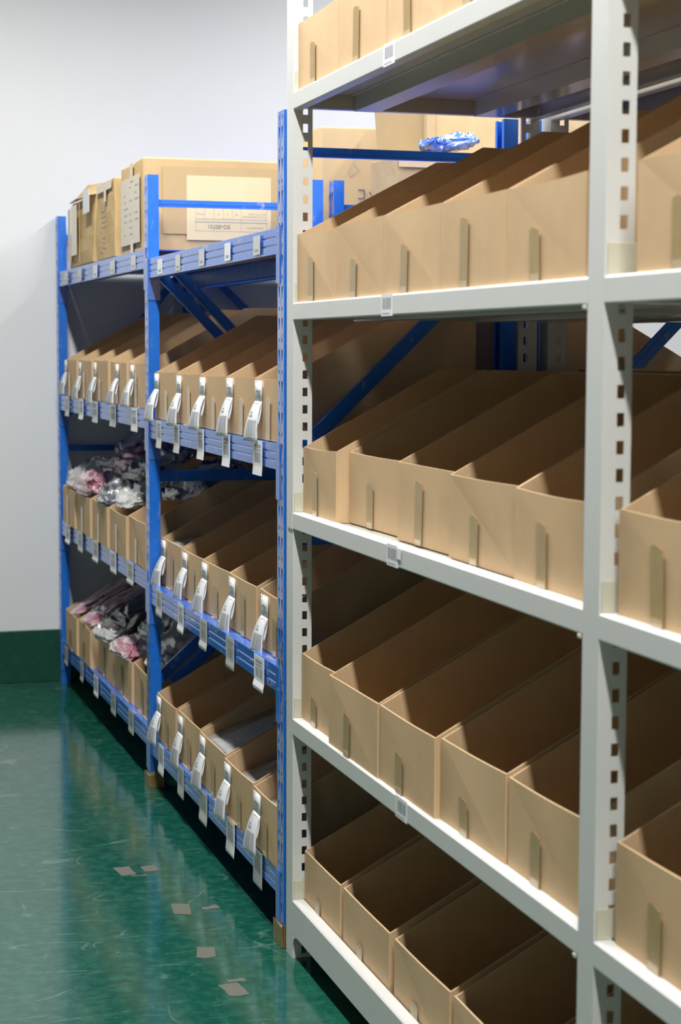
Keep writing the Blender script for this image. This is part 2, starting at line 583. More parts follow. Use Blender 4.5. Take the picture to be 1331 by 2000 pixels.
BLUE_POST = blue_post_mesh()
BLUE_POST_R = BLUE_POST.copy()
BLUE_POST_R.transform(Matrix.Diagonal((-1, 1, 1, 1)))
BLUE_POST_R.flip_normals()
FRAMES = [(0.0, 0.103), (-0.006, 2.190), (-0.025, 4.628)]   # (x, y of the near flank): frame nearest the grey rack first
BEAM_PROF = [(0, 0), (0, -0.024), (0.0022, -0.0255), (0.0022, -0.0285), (0, -0.030), (0, -0.048), (0.0022, -0.0495), (0.0022, -0.0525),
             (0, -0.054), (0, -B_H), (0.045, -B_H), (0.045, 0)]
B_DEPTH = 0.730


def blue_rack(root, xoff, frames, diags, horiz, mirror=False, holes_rear=True):
    for i, (fx, fy) in enumerate(frames):
        x = fx + xoff
        link('post', BLUE_POST, None, root, (x, fy, 0))
        link('post', BLUE_POST_R, None, root, (x + B_DEPTH, fy, 0))
        yc = fy + POST_W / 2
        for z, h in horiz[i]:
            mb = MB().box(x + 0.046, x + B_DEPTH - 0.046, yc - 0.012, yc + 0.012, z - h / 2, z + h / 2)
            mb.box(x + 0.046, x + B_DEPTH - 0.046, yc - 0.014, yc - 0.0125, z - h * 0.15, z + h * 0.12)
            mb.build('horizontal_brace', 'blue', root)
        for x0, z0, x1, z1, w, dy in diags[i]:
            mb = MB().bar((x + x0, z0, yc + dy), (x + x1, z1, yc + dy), w, 0.016)
            mb.bar((x + x0, z0, yc + dy - 0.009), (x + x1, z1, yc + dy - 0.009), w * 0.35, 0.003)
            mb.build('diagonal_brace', 'blue', root)
    for i in range(len(frames) - 1):
        tops = (B_TOPS, A_TOPS)[i]
        (fx0, fy0), (fx1, fy1) = frames[i], frames[i + 1]
        y0, y1 = fy0 + POST_W + 0.001, fy1 - 0.001
        for k, zt in enumerate(tops):
            p0, p1 = (fx0 + xoff + 0.003, y0 + 0.004, zt), (fx1 + xoff + 0.003, y1 - 0.004, zt)
            MB().beam(BEAM_PROF, p0, p1).build('beam', 'blue_beam', root, bevel=0.0012)
            xr = B_DEPTH - 0.006
            MB().beam([(-u, v) for u, v in BEAM_PROF], (p0[0] + xr, p0[1], zt), (p1[0] + xr, p1[1], zt)).build('beam', 'blue', root)
            MB().beam([(0.047, -0.006), (xr - 0.047, -0.006), (xr - 0.047, -0.002), (0.047, -0.002)], (p0[0], p0[1] - (POST_W + 0.004 if i == 0 else 0.0), zt), (p1[0], p1[1] + (POST_W if i == 1 else 0.0), zt)).build('deck_panel', 'blue_deck', root)  # decks carried on past the outer posts to shut out light
            # hooked end plates on the aisle side
            for py, py2, fx in ((y0, y0 - 0.036, fx0), (y1, y1 + 0.036, fx1)):
                ya, yb = min(py, py2), max(py, py2)
                mb = MB().box(fx + xoff - 0.0035, fx + xoff - 0.0008, ya, yb, zt - 0.165, zt + 0.004)
                s = 1 if py2 < py else -1
                mb.box(fx + xoff - 0.0035, fx + xoff + 0.048, min(py, py + s * 0.0032), max(py, py + s * 0.0032), zt - 0.165, zt + 0.004)
                mb.build('beam_end_plate', 'blue_beam', root)
    return root


DIAGS = [[(0.05, 1.485, 0.69, 2.10, 0.042, 0)],
         [(0.045, 2.110, 0.69, 1.46, 0.040, 0.012), (0.10, 2.130, 0.69, 1.525, 0.040, -0.014), (0.03, 0.43, 0.69, 1.02, 0.045, 0.012), (0.10, 0.43, 0.69, 0.93, 0.04, -0.014)],
         [(0.05, 1.45, 0.68, 2.22, 0.04, 0)]]
HORIZ = [[(2.372, 0.027), (1.235, 0.040)], [(2.378, 0.028), (1.280, 0.044), (0.30, 0.03)], [(2.378, 0.03), (1.266, 0.032)]]
rack_blue = tag(empty('shelving_rack', (0, 0, 0)), 'blue bolted steel pallet shelving rack standing along the aisle by the white wall', 'shelving rack')
blue_rack(rack_blue, 0.0, FRAMES, DIAGS, HORIZ)
DIAGS2 = [[(0.05, 1.43, 0.69, 2.06, 0.042, 0)], [(0.05, 2.1, 0.69, 1.46, 0.04, 0)], [(0.05, 2.20, 0.69, 1.60, 0.04, 0)]]
rack_blue2 = tag(empty('shelving_rack', (0, 0, 0)), 'second blue steel rack back to back behind the first, cartons on its top', 'shelving rack')
blue_rack(rack_blue2, 0.775, FRAMES, DIAGS2, HORIZ)


def foot_pad(fx, fy):
    mb = MB()
    rnd = random.Random(int(fy * 100))
    a, b, c, d = fx - 0.010, fx + 0.055, fy - 0.008, fy + POST_W + 0.010
    for (x0, x1, y0, y1) in ((a, a + 0.008, c, d), (a + 0.008, b, c, c + 0.006), (a + 0.008, b, d - 0.006, d)):
        mb.box(x0, x1, y0, y1, 0.0005, 0.062)
    for i, v in enumerate(mb.v):
        if v[2] > 0.03:
            mb.v[i] = (v[0] + rnd.uniform(-.002, .002), v[1] + rnd.uniform(-.003, .003), v[2] + rnd.uniform(-.012, .012))
    mb.build('foot_padding', 'foam', rack_blue, bevel=0.002)


foot_pad(*FRAMES[0])
foot_pad(*FRAMES[1])

# shelf edge labels in clear sleeves on the blue beams: (beam top, list of (y far, y near), drop below top, height)
BL = [
    (B_TOPS[0], [(2.004, 1.911), (1.656, 1.572), (1.246, 1.163), (0.850, 0.769), (0.459, 0.375)], 0.012, 0.058),
    (B_TOPS[1], [(2.045, 1.945), (1.700, 1.597), (1.285, 1.177), (0.889, 0.779), (0.462, 0.348)], 0.000, 0.108),
    (B_TOPS[2], [(2.075, 1.955), (1.640, 1.536), (1.253, 1.136), (0.841, 0.725), (0.450, 0.325)], 0.000, 0.108),
    (B_TOPS[3], [(2.035, 1.930), (1.655, 1.546), (1.266, 1.141), (0.839, 0.722), (0.463, 0.351)], 0.000, 0.118),
    (A_TOPS[0], [(4.374, 4.250), (3.939, 3.825), (3.498, 3.384), (3.059, 2.935), (2.569, 2.462)], 0.014, 0.058),
    (A_TOPS[1], [(4.375, 4.245), (3.937, 3.804), (3.554, 3.397), (3.091, 2.935), (2.591, 2.445)], 0.000, 0.100),
    (A_TOPS[2], [(4.402, 4.253), (4.010, 3.859), (3.571, 3.413), (3.107, 2.953), (2.704, 2.551)], 0.000, 0.098),
    (A_TOPS[3], [(4.480, 4.365), (3.966, 3.876), (3.571, 3.448), (3.115, 2.993), (2.691, 2.571)], 0.000, 0.100)]
for r, (zt, spots, drop, hh) in enumerate(BL):
    for j, (yf, yn) in enumerate(spots):
        w = yf - yn
        yc = (yf + yn) / 2
        xx = dxa(yc) - 0.0028
        rnd = random.Random(r * 9 + j)
        curl = rnd.uniform(0.001, 0.005) if hh > 0.08 else 0.0
        z0, z1 = zt - drop - hh, zt - drop
        zk = zt - B_H - 0.002
        prof = [(0, z1), (-0.0012, z1), (-0.0012, max(zk, z0)), (-0.0012 - curl, z0 + (0.01 if r in (2, 3, 6, 7) else 0)), (-curl, z0), (0, max(zk, z0) + 0.0005)]
        mb = MB()
        mb.poly_prism(prof, lambda u, v, t: (xx + u, t, v), yn, yf)
        lab = mb.build('shelf_label', 'paper' if (r + j) % 3 == 0 or (r == 1 and j > 2) else 'paper_old', rack_blue)
        if hh > 0.08:
            me = barcode_mesh(w * 0.66, hh * 0.30, ((0.020, 0.006, 0.9), (0.030, 0.010, 0.95)), r * 10 + j)
            link('barcode', me, 'ink_soft', lab, (xx - 0.0016, yc, zt - 0.052))
        else:
            me = MB().quad((0, -w * 0.25, -0.004), (0, w * 0.25, -0.004), (0, w * 0.25, 0.004), (0, -w * 0.25, 0.004)).mesh('barcode')
            link('barcode', me, 'ink_soft', lab, (xx - 0.0016, yc, zt - drop - hh + 0.014))


# ------------------------------------------------------------------ cardboard bins
def bin_mesh(w, hf=0.196, hb=0.415, depth=0.62, slope=0.415, seed=0):
    """open picking bin: low front, sides that slope up and run flat to a high back. far front corner at 0,0,0; y goes to -w"""
    rnd = random.Random(seed)
    T = 0.0045
    mb = MB()
    sag = rnd.uniform(0.0, 0.004)
    e = [rnd.uniform(-0.003, 0.003) for _ in range(8)]
    lift = 0.003
    # front panel with a faint bow along its top edge
    n = 6
    top = [(-w * i / n, hf + e[0] * (1 - i / n) + e[1] * i / n - sag * math.sin(math.pi * i / n)) for i in range(n + 1)]
    outline = [(-w, lift), (0, lift)] + top
    bow = rnd.uniform(-0.003, 0.003)
    mb.poly_prism(outline, lambda u, v, t: (t + bow * math.sin(math.pi * min(1, -u / w)) * (v / hf), u, v), 0.0, T)
    # sides
    for y0, y1, s in ((-T, -0.0004, 0), (-w + 0.0004, -w + T, 1)):
        prof = [(T, 0.0), (T, hf + e[s]), (slope + e[2 + s], hb + e[4 + s]), (depth - T, hb + e[6 + s]), (depth - T, 0.0)]
        bend = rnd.uniform(-0.0015, 0.0015)
        mb.poly_prism(prof, lambda u, v, t: (u, t + (bend if 0.1 < v else 0), v), y0, y1)
    mb.box(depth - T, depth, -w, 0, 0, hb + e[6])
    mb.box(0.006, depth - T, -w + T, -T, 0.0, T)
    # bottom flap edge that peeps out below the front
    f0, f1 = sorted((rnd.uniform(0.1, 0.9) * w, rnd.uniform(0.1, 0.9) * w))
    if f1 - f0 > 0.08:
        mb.box(-0.004, 0.006, -f1, -f0, 0.0, 0.0022)
    return mb.mesh('cardboard_bin')


def tape_part(root, w, hf, yc, h, wd=0.048, mat='tape', skew=0.0):
    mb = MB()
    n = 3
    pts = []
    mb.poly_prism([(yc - wd / 2, 0.004), (yc + wd / 2, 0.004), (yc + wd / 2 + skew, h), (yc + wd / 2 - 0.018 + skew, h + 0.004), (yc - wd / 2 + skew, h - 0.003)],
                  lambda u, v, t: (t, u, v), -0.0042, -0.0034)
    mb.build('tape_strip', mat, root)
    mb = MB().box(-0.0050, -0.0043, yc - wd * 0.42, yc + wd * 0.42, 0.0035, 0.018)  # pale tab: glare on the loose tape end, put into the colour
    mb.build('tape_end_glare', 'tape_pale', root)


def ribbon(path_fn, y_fn, n, name, mat, parent, u0=0.0, u1=1.0):
    """sheet swept along path_fn(t) -> (x_far, x_near, z); y_fn(t) -> (y_far, y_near)"""
    vs, fs = [], []
    for i in range(n + 1):
        t = u0 + (u1 - u0) * i / n
        xf, xn, z = path_fn(t)
        yf, yn = y_fn(t)
        vs += [(xf, yf, z), (xn, yn, z)]
    for i in range(n):
        fs.append((2 * i, 2 * i + 1, 2 * i + 3, 2 * i + 2))
    me = bpy.data.meshes.new(name)
    me.from_pydata(vs, [], fs)
    o = link(name, me, mat, parent, smooth=True)
    s = o.modifiers.new('thickness', 'SOLIDIFY')
    s.thickness = 0.0005
    s.offset = 0
    return o


def paper_tag(root, hf, yoff, seed):
    """long barcode label: upper third stuck to the bin's front, the rest folded out and hanging, its backing curled behind"""
    rnd = random.Random(seed)
    W = 0.088
    yf, yn = -yoff, -yoff - W
    zt = hf - rnd.uniform(0.004, 0.012)
    up_h = rnd.uniform(0.060, 0.070)
    drop = rnd.uniform(0.112, 0.128)
    out = rnd.uniform(0.026, 0.036)
    tw = rnd.uniform(0.017, 0.025)
    zf = zt - up_h

    def upper(t):
        return -0.0046, -0.0046, zt - up_h * t
    tagp = ribbon(upper, lambda t: (yf, yn), 2, 'paper_label', 'paper', root)

    def fx(t):
        return -0.0046 - out * (1 - (1 - t) ** 1.9)

    def flap(t):
        x = fx(t)
        return x - tw * t * 0.4, x + tw * t * 0.6, zf - drop * (0.10 * t + 0.90 * t ** 1.12)

    def flap_y(t):
        return yf + 0.004 * t, yn + 0.006 * t
    fl_ = ribbon(flap, flap_y, 10, 'hanging_flap', 'paper', tagp)

    def curl(t):
        return (-0.0052 - 0.016 * math.sin(t * 2.2) * t, -0.0048 - 0.012 * t * t, zf - 0.002 - 0.070 * t)
    ribbon(curl, lambda t: (yn + 0.034, yn + 0.001), 8, 'curled_backing', 'paper', tagp)
    # print: bars along the flap, small text lines on both pieces
    mb = MB()

    def on_flap(t, s):
        xf, xn, z = flap(t)
        a, b = flap_y(t)
        return (xf + (xn - xf) * s - 0.0009, a + (b - a) * s, z - 0.0004)
    s = 0.10
    while s < 0.86:
        bw = rnd.choice((0.014, 0.022, 0.036))
        m = 5
        for i in range(m):
            t0, t1 = 0.50 + 0.42 * i / m, 0.50 + 0.42 * (i + 1) / m
            mb.quad(on_flap(t0, s), on_flap(t0, s + bw), on_flap(t1, s + bw), on_flap(t1, s))
        s += bw + rnd.choice((0.014, 0.022, 0.034))
    for t0, t1, s0, s1 in ((0.30, 0.33, 0.12, 0.32), (0.37, 0.42, 0.12, 0.40), (0.95, 0.965, 0.25, 0.70), (0.06, 0.075, 0.15, 0.8)):
        mb.quad(on_flap(t0, s0), on_flap(t0, s1), on_flap(t1, s1), on_flap(t1, s0))
    mb.build('barcode', 'ink_soft', tagp)
    mb = MB()
    for a, b, s0, s1 in ((0.04, 0.10, 0.12, 0.26), (0.30, 0.33, 0.12, 0.2), (0.46, 0.57, 0.12, 0.80), (0.70, 0.73, 0.12, 0.2), (0.84, 0.94, 0.12, 0.62)):
        s = s0
        while s < s1:
            cw = min(0.05, s1 - s)
            mb.quad((-0.0052, yf - W * s, zt - up_h * a), (-0.0052, yf - W * (s + cw), zt - up_h * a),
                    (-0.0052, yf - W * (s + cw), zt - up_h * b), (-0.0052, yf - W * s, zt - up_h * b))
            s += cw + 0.018
    mb.build('printed_lines', 'ink_soft', tagp)


ORD = ['first', 'second', 'third', 'fourth', 'fifth', 'sixth']
SEED = [100]


def make_bin(x, yf, yn, z, label, group, hf=0.196, tape=None, tagoff=None, rot=0.0, hb=0.415, tapemat='tape', wd=0.048):
    SEED[0] += 1
    sd = SEED[0]
    w = yf - yn
    o = link('cardboard_bin', bin_mesh(w, hf, hb, seed=sd), 'cardboard', None, (x, yf, z + 0.0008))
    o.rotation_euler.z = rot
    tag(o, label, 'box', group)
    rnd = random.Random(sd)
    if tape:
        yc, h = tape
        tape_part(o, w, hf, -yc * w, h, wd, tapemat, rnd.uniform(-0.006, 0.006))
    if tagoff is not None:
        paper_tag(o, hf, tagoff, sd)
    return o


G_SH_NAME = ['top', 'second', 'third', 'fourth', 'lowest']
G_ROWS = {
    0: [(0.014, -0.004, -0.400), (0.014, -0.404, -0.800), (0.016, -0.806, -1.200), (0.014, -1.206, -1.600), (0.014, -1.606, -1.995)],
    1: [(0.011, -0.006, -0.388), (0.012, -0.392, -0.793), (0.012, -0.797, -1.206), (0.011, -1.210, -1.600), (0.012, -1.604, -1.990)],
    2: [(0.030, -0.006, -0.336), (0.066, -0.345, -0.790), (0.052, -0.796, -1.192), (0.042, -1.197, -1.606), (0.034, -1.610, -1.985)],
    3: [(0.026, -0.006, -0.350), (0.006, -0.356, -0.788), (0.010, -0.793, -1.200), (0.024, -1.208, -1.592), (0.030, -1.604, -1.985)],
    4: [(0.036, -0.006, -0.368), (0.037, -0.396, -0.798), (0.038, -0.838, -1.240), (0.038, -1.268, -1.640), (0.038, -1.655, -1.99)]}
G_TAPE = {0: [0.115, 0.14, 0.13, 0.12, 0.12], 1: [0.125, 0.100, 0.115, 0.150, 0.105], 2: [0.125, 0.120, 0.155, 0.110, 0.130],
          3: [0.085, 0.115, 0.100, 0.085, 0.110], 4: [0.085, 0.085, 0.080, 0.08, 0.08]}
for k, row in G_ROWS.items():
    zb = G_SHELF[k] - 0.0035 if k < 4 else 0.1305
    for j, (x, yf, yn) in enumerate(row):
        make_bin(x, yf, yn, zb, f'open cardboard bin, {ORD[j]} from the blue rack on the grey rack\'s {G_SH_NAME[k]} shelf',
                 'open bins on the grey rack', 0.194, (0.40, G_TAPE[k][j]), None, {(2, 1): 0.025, (2, 2): 0.02, (3, 3): 0.01}.get((k, j), 0.0))
for k, x, y in ((1, 0.010, -2.205), (2, 0.024, -2.125), (3, 0.030, -2.125), (4, 0.037, -2.125)):
    zb = G_SHELF[k] - 0.0035 if k < 4 else 0.1305
    for j in range(2):
        make_bin(x, y - 0.41 * j, y - 0.41 * j - 0.40, zb,
                 f'open cardboard bin, {ORD[j]} beyond the nearest grey post on the {G_SH_NAME[k]} shelf', 'open bins right of the nearest post',
                 0.194, (0.40, (0.1, 0.12, 0.14, 0.12, 0.1)[k]), None)

B_ROWS = {
    1: [(0.012, 2.150, 1.722), (0.013, 1.716, 1.312), (0.012, 1.306, 0.898), (0.013, 0.892, 0.506), (0.013, 0.500, 0.188)],
    2: [(0.043, 2.183, 1.800), (0.044, 1.770, 1.412), (0.040, 1.406, 0.980), (0.040, 0.972, 0.600), (0.040, 0.545, 0.188)],
    3: [(0.008, 2.118, 1.748), (0.016, 1.730, 1.352), (0.012, 1.325, 0.922), (0.003, 0.892, 0.494), (0.000, 0.470, 0.188)]}
B_SH_NAME = {1: 'second', 2: 'third', 3: 'lowest'}
TAGO = {1: [0.012, 0.010, 0.016, 0.016, 0.016], 2: [0.012, 0.012, 0.012, 0.012, 0.030], 3: [0.012, 0.012, 0.016, 0.016, 0.016]}
for k, row in B_ROWS.items():
    for j, (x, yf, yn) in enumerate(row):
        make_bin(x, yf, yn, B_TOPS[k] - 0.001, f'cardboard bin with hanging barcode label, {ORD[4 - j]} from the grey rack, near blue bay, {B_SH_NAME[k]} shelf',
                 'labelled bins in the near blue bay', 0.190, (0.55, random.uniform(0.11, 0.15)), TAGO[k][j], tapemat='tape_pale' if k == 1 else 'tape', wd=0.05)
A_ROWS = {
    1: [(0.012, 4.462, 4.025), (0.012, 4.015, 3.590), (0.012, 3.578, 3.150), (0.012, 3.140, 2.706), (0.012, 2.698, 2.295)],
    2: [(0.004, 4.520, 4.080), (0.004, 4.072, 3.620), (0.004, 3.612, 3.155), (0.004, 3.148, 2.700), (0.006, 2.692, 2.290)],
    3: [(0.010, 4.500, 4.095), (0.012, 4.088, 3.705), (0.034, 3.650, 3.205), (0.034, 3.198, 2.750), (0.034, 2.742, 2.290)]}
TAGA = [0.015, 0.015, 0.010, 0.155, 0.050]
for k, row in A_ROWS.items():
    for j, (x, yf, yn) in enumerate(row):
        xx = x + dxa(yf)
        what = 'cardboard bin with hanging barcode label' if k == 1 else 'cardboard bin of bagged clothes'
        make_bin(xx, yf, yn, A_TOPS[k] - 0.001, f'{what}, {ORD[j]} from the white wall, far blue bay, {B_SH_NAME[k]} shelf',
                 'bins in the far blue bay', 0.190, (0.45, random.uniform(0.10, 0.15)), TAGA[j] if k == 1 else None,
                 rot=-0.012, tapemat='tape_pale' if k < 3 else 'tape', wd=0.05)
# bins added on the racks behind to block stray light; a few glimpsed
BACK_GRP = 'bins on the racks behind, most added to block light'
BIN_BACK = bin_mesh(0.425, 0.19, 0.415, seed=700)
BIN_BACK_GREY = bin_mesh(0.395, 0.19, 0.415, seed=701)


def back_bin(me, x, y, z, label):
    o = link('cardboard_bin', me, 'cardboard', None, (x, y, z + 0.0008))
    o.rotation_euler.z = math.pi
    tag(o, label, 'box', BACK_GRP)


for j in range(4):
    for k in (1, 2, 3):
        back_bin(BIN_BACK, 1.478, 0.20 + 0.45 * j, B_TOPS[k] - 0.001, f'light-blocking bin on the second blue rack, {ORD[j]} beyond the grey posts, {B_SH_NAME[k]} shelf')
        back_bin(BIN_BACK, 1.458, 2.32 + 0.50 * j, A_TOPS[k] - 0.001, f'light-blocking bin on the second blue rack, {ORD[3 - j]} from the wall, {B_SH_NAME[k]} shelf')
for j in range(5):
    for k in range(1, 5):
        zb = G_SHELF[k] - 0.0035 if k < 4 else 0.1305
        back_bin(BIN_BACK_GREY, 1.508, -1.990 + 0.396 * j, zb, f'added light-blocking bin on the rear grey rack, {ORD[4 - j]} from the blue rack, {G_SH_NAME[k]} shelf')


# ------------------------------------------------------------------ bagged clothes in the bins
def bag(name, loc, size, rot, mat, label, group, seed, amp=0.22):
    bm = bmesh.new()
    bmesh.ops.create_icosphere(bm, subdivisions=5, radius=1.0)
    off = Vector((seed * 3.1, seed * 1.7, seed * 0.9))
    for v in bm.verts:
        p = v.co.copy()
        # a flat pillow with pinched corners, folded into sharp creases
        q = Vector((math.copysign(abs(p.x) ** 0.55, p.x), math.copysign(abs(p.y) ** 0.55, p.y), p.z))
        w = p + noise.noise_vector(p * 1.3 + off) * 0.35
        big = noise.noise(w * 1.4 + off)
        r1 = 1.0 - abs(noise.noise(w * 2.3 + off * 2))
        r2_ = 1.0 - abs(noise.noise(w * 5.0 + off * 3))
        q.x *= 1 + big * 0.30
        q.y *= 1 + noise.noise(w * 1.9 - off) * 0.30
        q.z = q.z * 0.75 + amp * (1.6 * big + 2.6 * (r1 ** 5 - 0.3) + 1.3 * (r2_ ** 6 - 0.3)) * (0.4 + 0.6 * max(0.0, p.z))
        v.co = Vector((q.x * size[0], q.y * size[1], q.z * size[2]))
    me = bpy.data.meshes.new(name)
    bm.to_mesh(me); bm.free()
    o = link(name, me, mat, None, loc, smooth=True)
    o.rotation_euler = rot
    tag(o, label, 'bag', group)
    return o


G1, G2_ = 'bagged clothes in the far bay, third shelf', 'bagged clothes in the far bay, lowest shelf'
zA3, zA4 = A_TOPS[2], A_TOPS[3]


def rim(x, up):
    """height above the shelf of the bin's sloping side at depth x, plus up"""
    return 0.19 + 0.53 * x + up


BAGS = [   # x, y, shelf, above rim, size, rot, material, label, group
    (0.13, 4.28, zA3, 0.005, (0.13, 0.20, 0.050), (0, -0.42, 0.2), 'bag_clear', 'clear polybag crumpled in the bin nearest the wall, third shelf', G1),
    (0.38, 4.20, zA3, 0.050, (0.15, 0.16, 0.040), (0.1, -0.75, 0.5), 'bag_clear', 'thin clear polybag sticking up at the back of the far bins', G1),
    (0.09, 3.84, zA3, 0.012, (0.11, 0.21, 0.062), (0, -0.30, 0.1), 'bag_pink', 'pink and white clothes in a polybag spilling over a bin front', G1),
    (0.30, 3.80, zA3, 0.025, (0.14, 0.19, 0.055), (0, -0.50, 0.3), 'bag_pink', 'second pink polybag lying behind the spilling one, third shelf', G1),
    (0.08, 3.36, zA3, 0.000, (0.10, 0.20, 0.062), (0, -0.30, -0.1), 'bag_grey', 'grey and white striped clothes in a shiny polybag, third shelf', G1),
    (0.27, 3.38, zA3, 0.020, (0.14, 0.19, 0.060), (0, -0.45, 0.2), 'bag_grey', 'dark grey polybag at the back of the striped bag\'s bin', G1),
    (0.15, 2.92, zA3, 0.010, (0.14, 0.19, 0.050), (0, -0.40, 0.1), 'bag_clear', 'pale polybag partly behind the blue middle post, third shelf', G1),
    (0.30, 2.50, zA3, 0.000, (0.17, 0.17, 0.050), (0, -0.48, 0.1), 'bag_grey', 'grey polybag just beyond the blue middle post, third shelf', G1),
    (0.20, 4.30, zA4, -0.005, (0.19, 0.09, 0.026), (0, -0.49, 0.12), 'bag_pink', 'thin rolled pink polybag in the lowest bin nearest the wall', G2_),
    (0.20, 3.90, zA4, 0.000, (0.21, 0.12, 0.034), (0, -0.47, 0.1), 'bag_pink', 'long pink polybag slanting out of a lowest shelf bin', G2_),
    (0.22, 3.44, zA4, 0.010, (0.19, 0.18, 0.048), (0, -0.47, 0.1), 'bag_dark', 'dark polybag in the middle bin of the lowest shelf', G2_),
    (0.055, 3.44, zA4, -0.012, (0.06, 0.16, 0.038), (0, -0.2, 0.1), 'bag_clear', 'white polybag poking out under the dark one, lowest shelf', G2_),
    (0.07, 2.98, zA4, -0.010, (0.08, 0.17, 0.042), (0, -0.3, 0.1), 'bag_pink', 'pink and clear polybag beside the blue middle post, lowest shelf', G2_),
    (0.24, 2.95, zA4, 0.020, (0.13, 0.17, 0.050), (0, -0.6, 0.1), 'bag_clear', 'clear polybag leaning up at the back, lowest shelf', G2_),
    (0.22, 2.50, zA4, 0.000, (0.18, 0.18, 0.050), (0, -0.46, 0.1), 'bag_clear', 'large pale grey polybag seen past the blue middle post, lowest shelf', G2_)]
for i, (x, y, z, upz, size, rot, mt, label, grp) in enumerate(BAGS):
    bag('garment_bag', (x + dxa(y), y, z + rim(x, upz)), size, rot, mt, label, grp, i + 1, 0.14 if size[2] < 0.036 else 0.24)


def loose_sheet(x, yf, yn, z, label, seed, slope=0.36, l=0.40, lift=0.0):
    """thin translucent packing sheet lying in a bin, rising towards the back"""
    n, m = 8, 5
    vs, fs = [], []
    for i in range(n + 1):
        for j in range(m + 1):
            a, b = i / n, j / m
            p = Vector((x + 0.01 + l * a, yf - 0.012 + (yn - yf + 0.024) * b, z + slope * l * a + lift * b))
            p.z += 0.016 * noise.noise(Vector((a * 4, b * 3, seed))) + 0.012 * abs(noise.noise(Vector((a * 7, b * 5, seed + 4))))
            vs.append(tuple(p))
    for i in range(n):
        for j in range(m):
            k = i * (m + 1) + j
            fs.append((k, k + 1, k + m + 2, k + m + 1))
    me = bpy.data.meshes.new('packing_sheet')
    me.from_pydata(vs, [], fs)
    o = link('packing_sheet', me, 'bag_clear', None, smooth=True)
    s = o.modifiers.new('thickness', 'SOLIDIFY'); s.thickness = 0.0012; s.offset = 1
    tag(o, label, 'sheet', 'white packing sheets in the near blue bay')


loose_sheet(0.022, 1.325, 0.922, B_TOPS[3] + 0.172, 'white plastic sheet lying in the middle bin of the lowest shelf', 1, 0.36, 0.40)
loose_sheet(0.012, 0.892, 0.494, B_TOPS[3] + 0.125, 'pale plastic sheet low in the lowest bin second from the grey rack', 2, 0.33, 0.42)
loose_sheet(0.010, 0.470, 0.188, B_TOPS[3] + 0.13, 'pale sheet in the lowest bin beside the grey rack', 3, 0.2, 0.30)
loose_sheet(0.052, 2.183, 1.800, B_TOPS[2] + 0.168, 'white sheet near the brim of the third shelf bin by the middle post', 4, 0.20, 0.22)


# ------------------------------------------------------------------ cartons on the top shelves
def carton(name, x0, x1, y0, y1, z0, z1, label, mat='carton', jitter=0.006, seed=0, group=None, lean=(0, 0), bulge=0.0):
    """closed carton; slightly crushed. returns the object (origin at its base centre)"""
    rnd = random.Random(seed)
    cx, cy0 = (x0 + x1) / 2, (y0 + y1) / 2
    bm = bmesh.new()
    bmesh.ops.create_cube(bm, size=1.0)
    bmesh.ops.subdivide_edges(bm, edges=bm.edges[:], cuts=4, use_grid_fill=True)
    for v in bm.verts:
        u = v.co.copy()
        nz = noise.noise_vector(u * 2.4 + Vector((seed, seed * 2, 0))) * jitter * (1.0 if u.z > -0.45 else 0.2)
        b = bulge * (0.25 - u.y * u.y) * 4 * (0.25 - u.x * u.x) * 4 * (1 if u.z > 0.49 else 0)
        v.co = Vector((u.x * (x1 - x0) + nz.x + lean[0] * (u.z + 0.5), u.y * (y1 - y0) + nz.y + lean[1] * (u.z + 0.5),
                       (u.z + 0.5) * (z1 - z0) + nz.z * (u.z + 0.5) + b))
    me = bpy.data.meshes.new(name)
    bm.to_mesh(me); bm.free()
    o = link(name, me, mat, None, (cx, cy0, z0), bevel=0.006)
    tag(o, label, 'carton', group)
    return o


def patch_on(parent, axis, pos, a0, a1, z0, z1, mat, name, th=0.0012):
    """thin flat sheet on a carton face given in world coordinates. axis 'x': face towards -X at pos, a = y; axis 'y': face towards -Y, a = x"""
    l = parent.location
    mb = MB()
    if axis == 'x':
        mb.box(pos - th - l.x, pos - l.x, a0 - l.y, a1 - l.y, z0 - l.z, z1 - l.z)
    elif axis == 'y':
        mb.box(a0 - l.x, a1 - l.x, pos - th - l.y, pos - l.y, z0 - l.z, z1 - l.z)
    else:
        mb.box(a0 - l.x, a1 - l.x, z0 - l.y, z1 - l.y, pos - l.z, pos + th - l.z)
    return mb.build(name, mat, parent)


GC = 'cartons on the top shelf of the far blue bay'
ZT = A_TOPS[0] + 0.002
big = carton('carton', 0.02, 0.66, 2.42, 2.945, ZT, 2.578, 'large taped carton with a yellow SO-00731 sheet, on the blue rack\'s top', 'carton', 0.004, 3, GC, bulge=0.018)
fx = 0.014
dsheet = patch_on(big, 'x', fx, 2.475, 2.925, 2.238, 2.520, 'beige_paper', 'delivery_sheet')
mb = MB()
rnd = random.Random(8)
for col_y in (2.83, 2.70, 2.58):
    for r in range(8):
        z = 2.475 - r * 0.028
        w = rnd.uniform(0.03, 0.09)
        if rnd.random() < 0.75:
            mb.box(fx - 0.0018 - big.location.x, fx - 0.0013 - big.location.x, col_y - w - big.location.y, col_y - big.location.y,
                   z - big.location.z, z + 0.006 - big.location.z)
mb.build('handwriting', 'ink_soft', dsheet)
patch_on(big, 'x', fx - 0.0015, 2.62, 2.68, 2.50, 2.576, 'tape_pale', 'tape_strip')
patch_on(big, 'x', fx - 0.0015, 2.62, 2.68, 2.20, 2.25, 'tape_pale', 'tape_strip')
fy = 2.4135
sheet = patch_on(big, 'y', fy, 0.200, 0.560, 2.246, 2.510, 'yellow_paper', 'address_sheet')
patch_on(big, 'y', fy + 0.0006, 0.10, 0.66, 2.27, 2.545, 'film', 'tape_sheet', 0.0006)


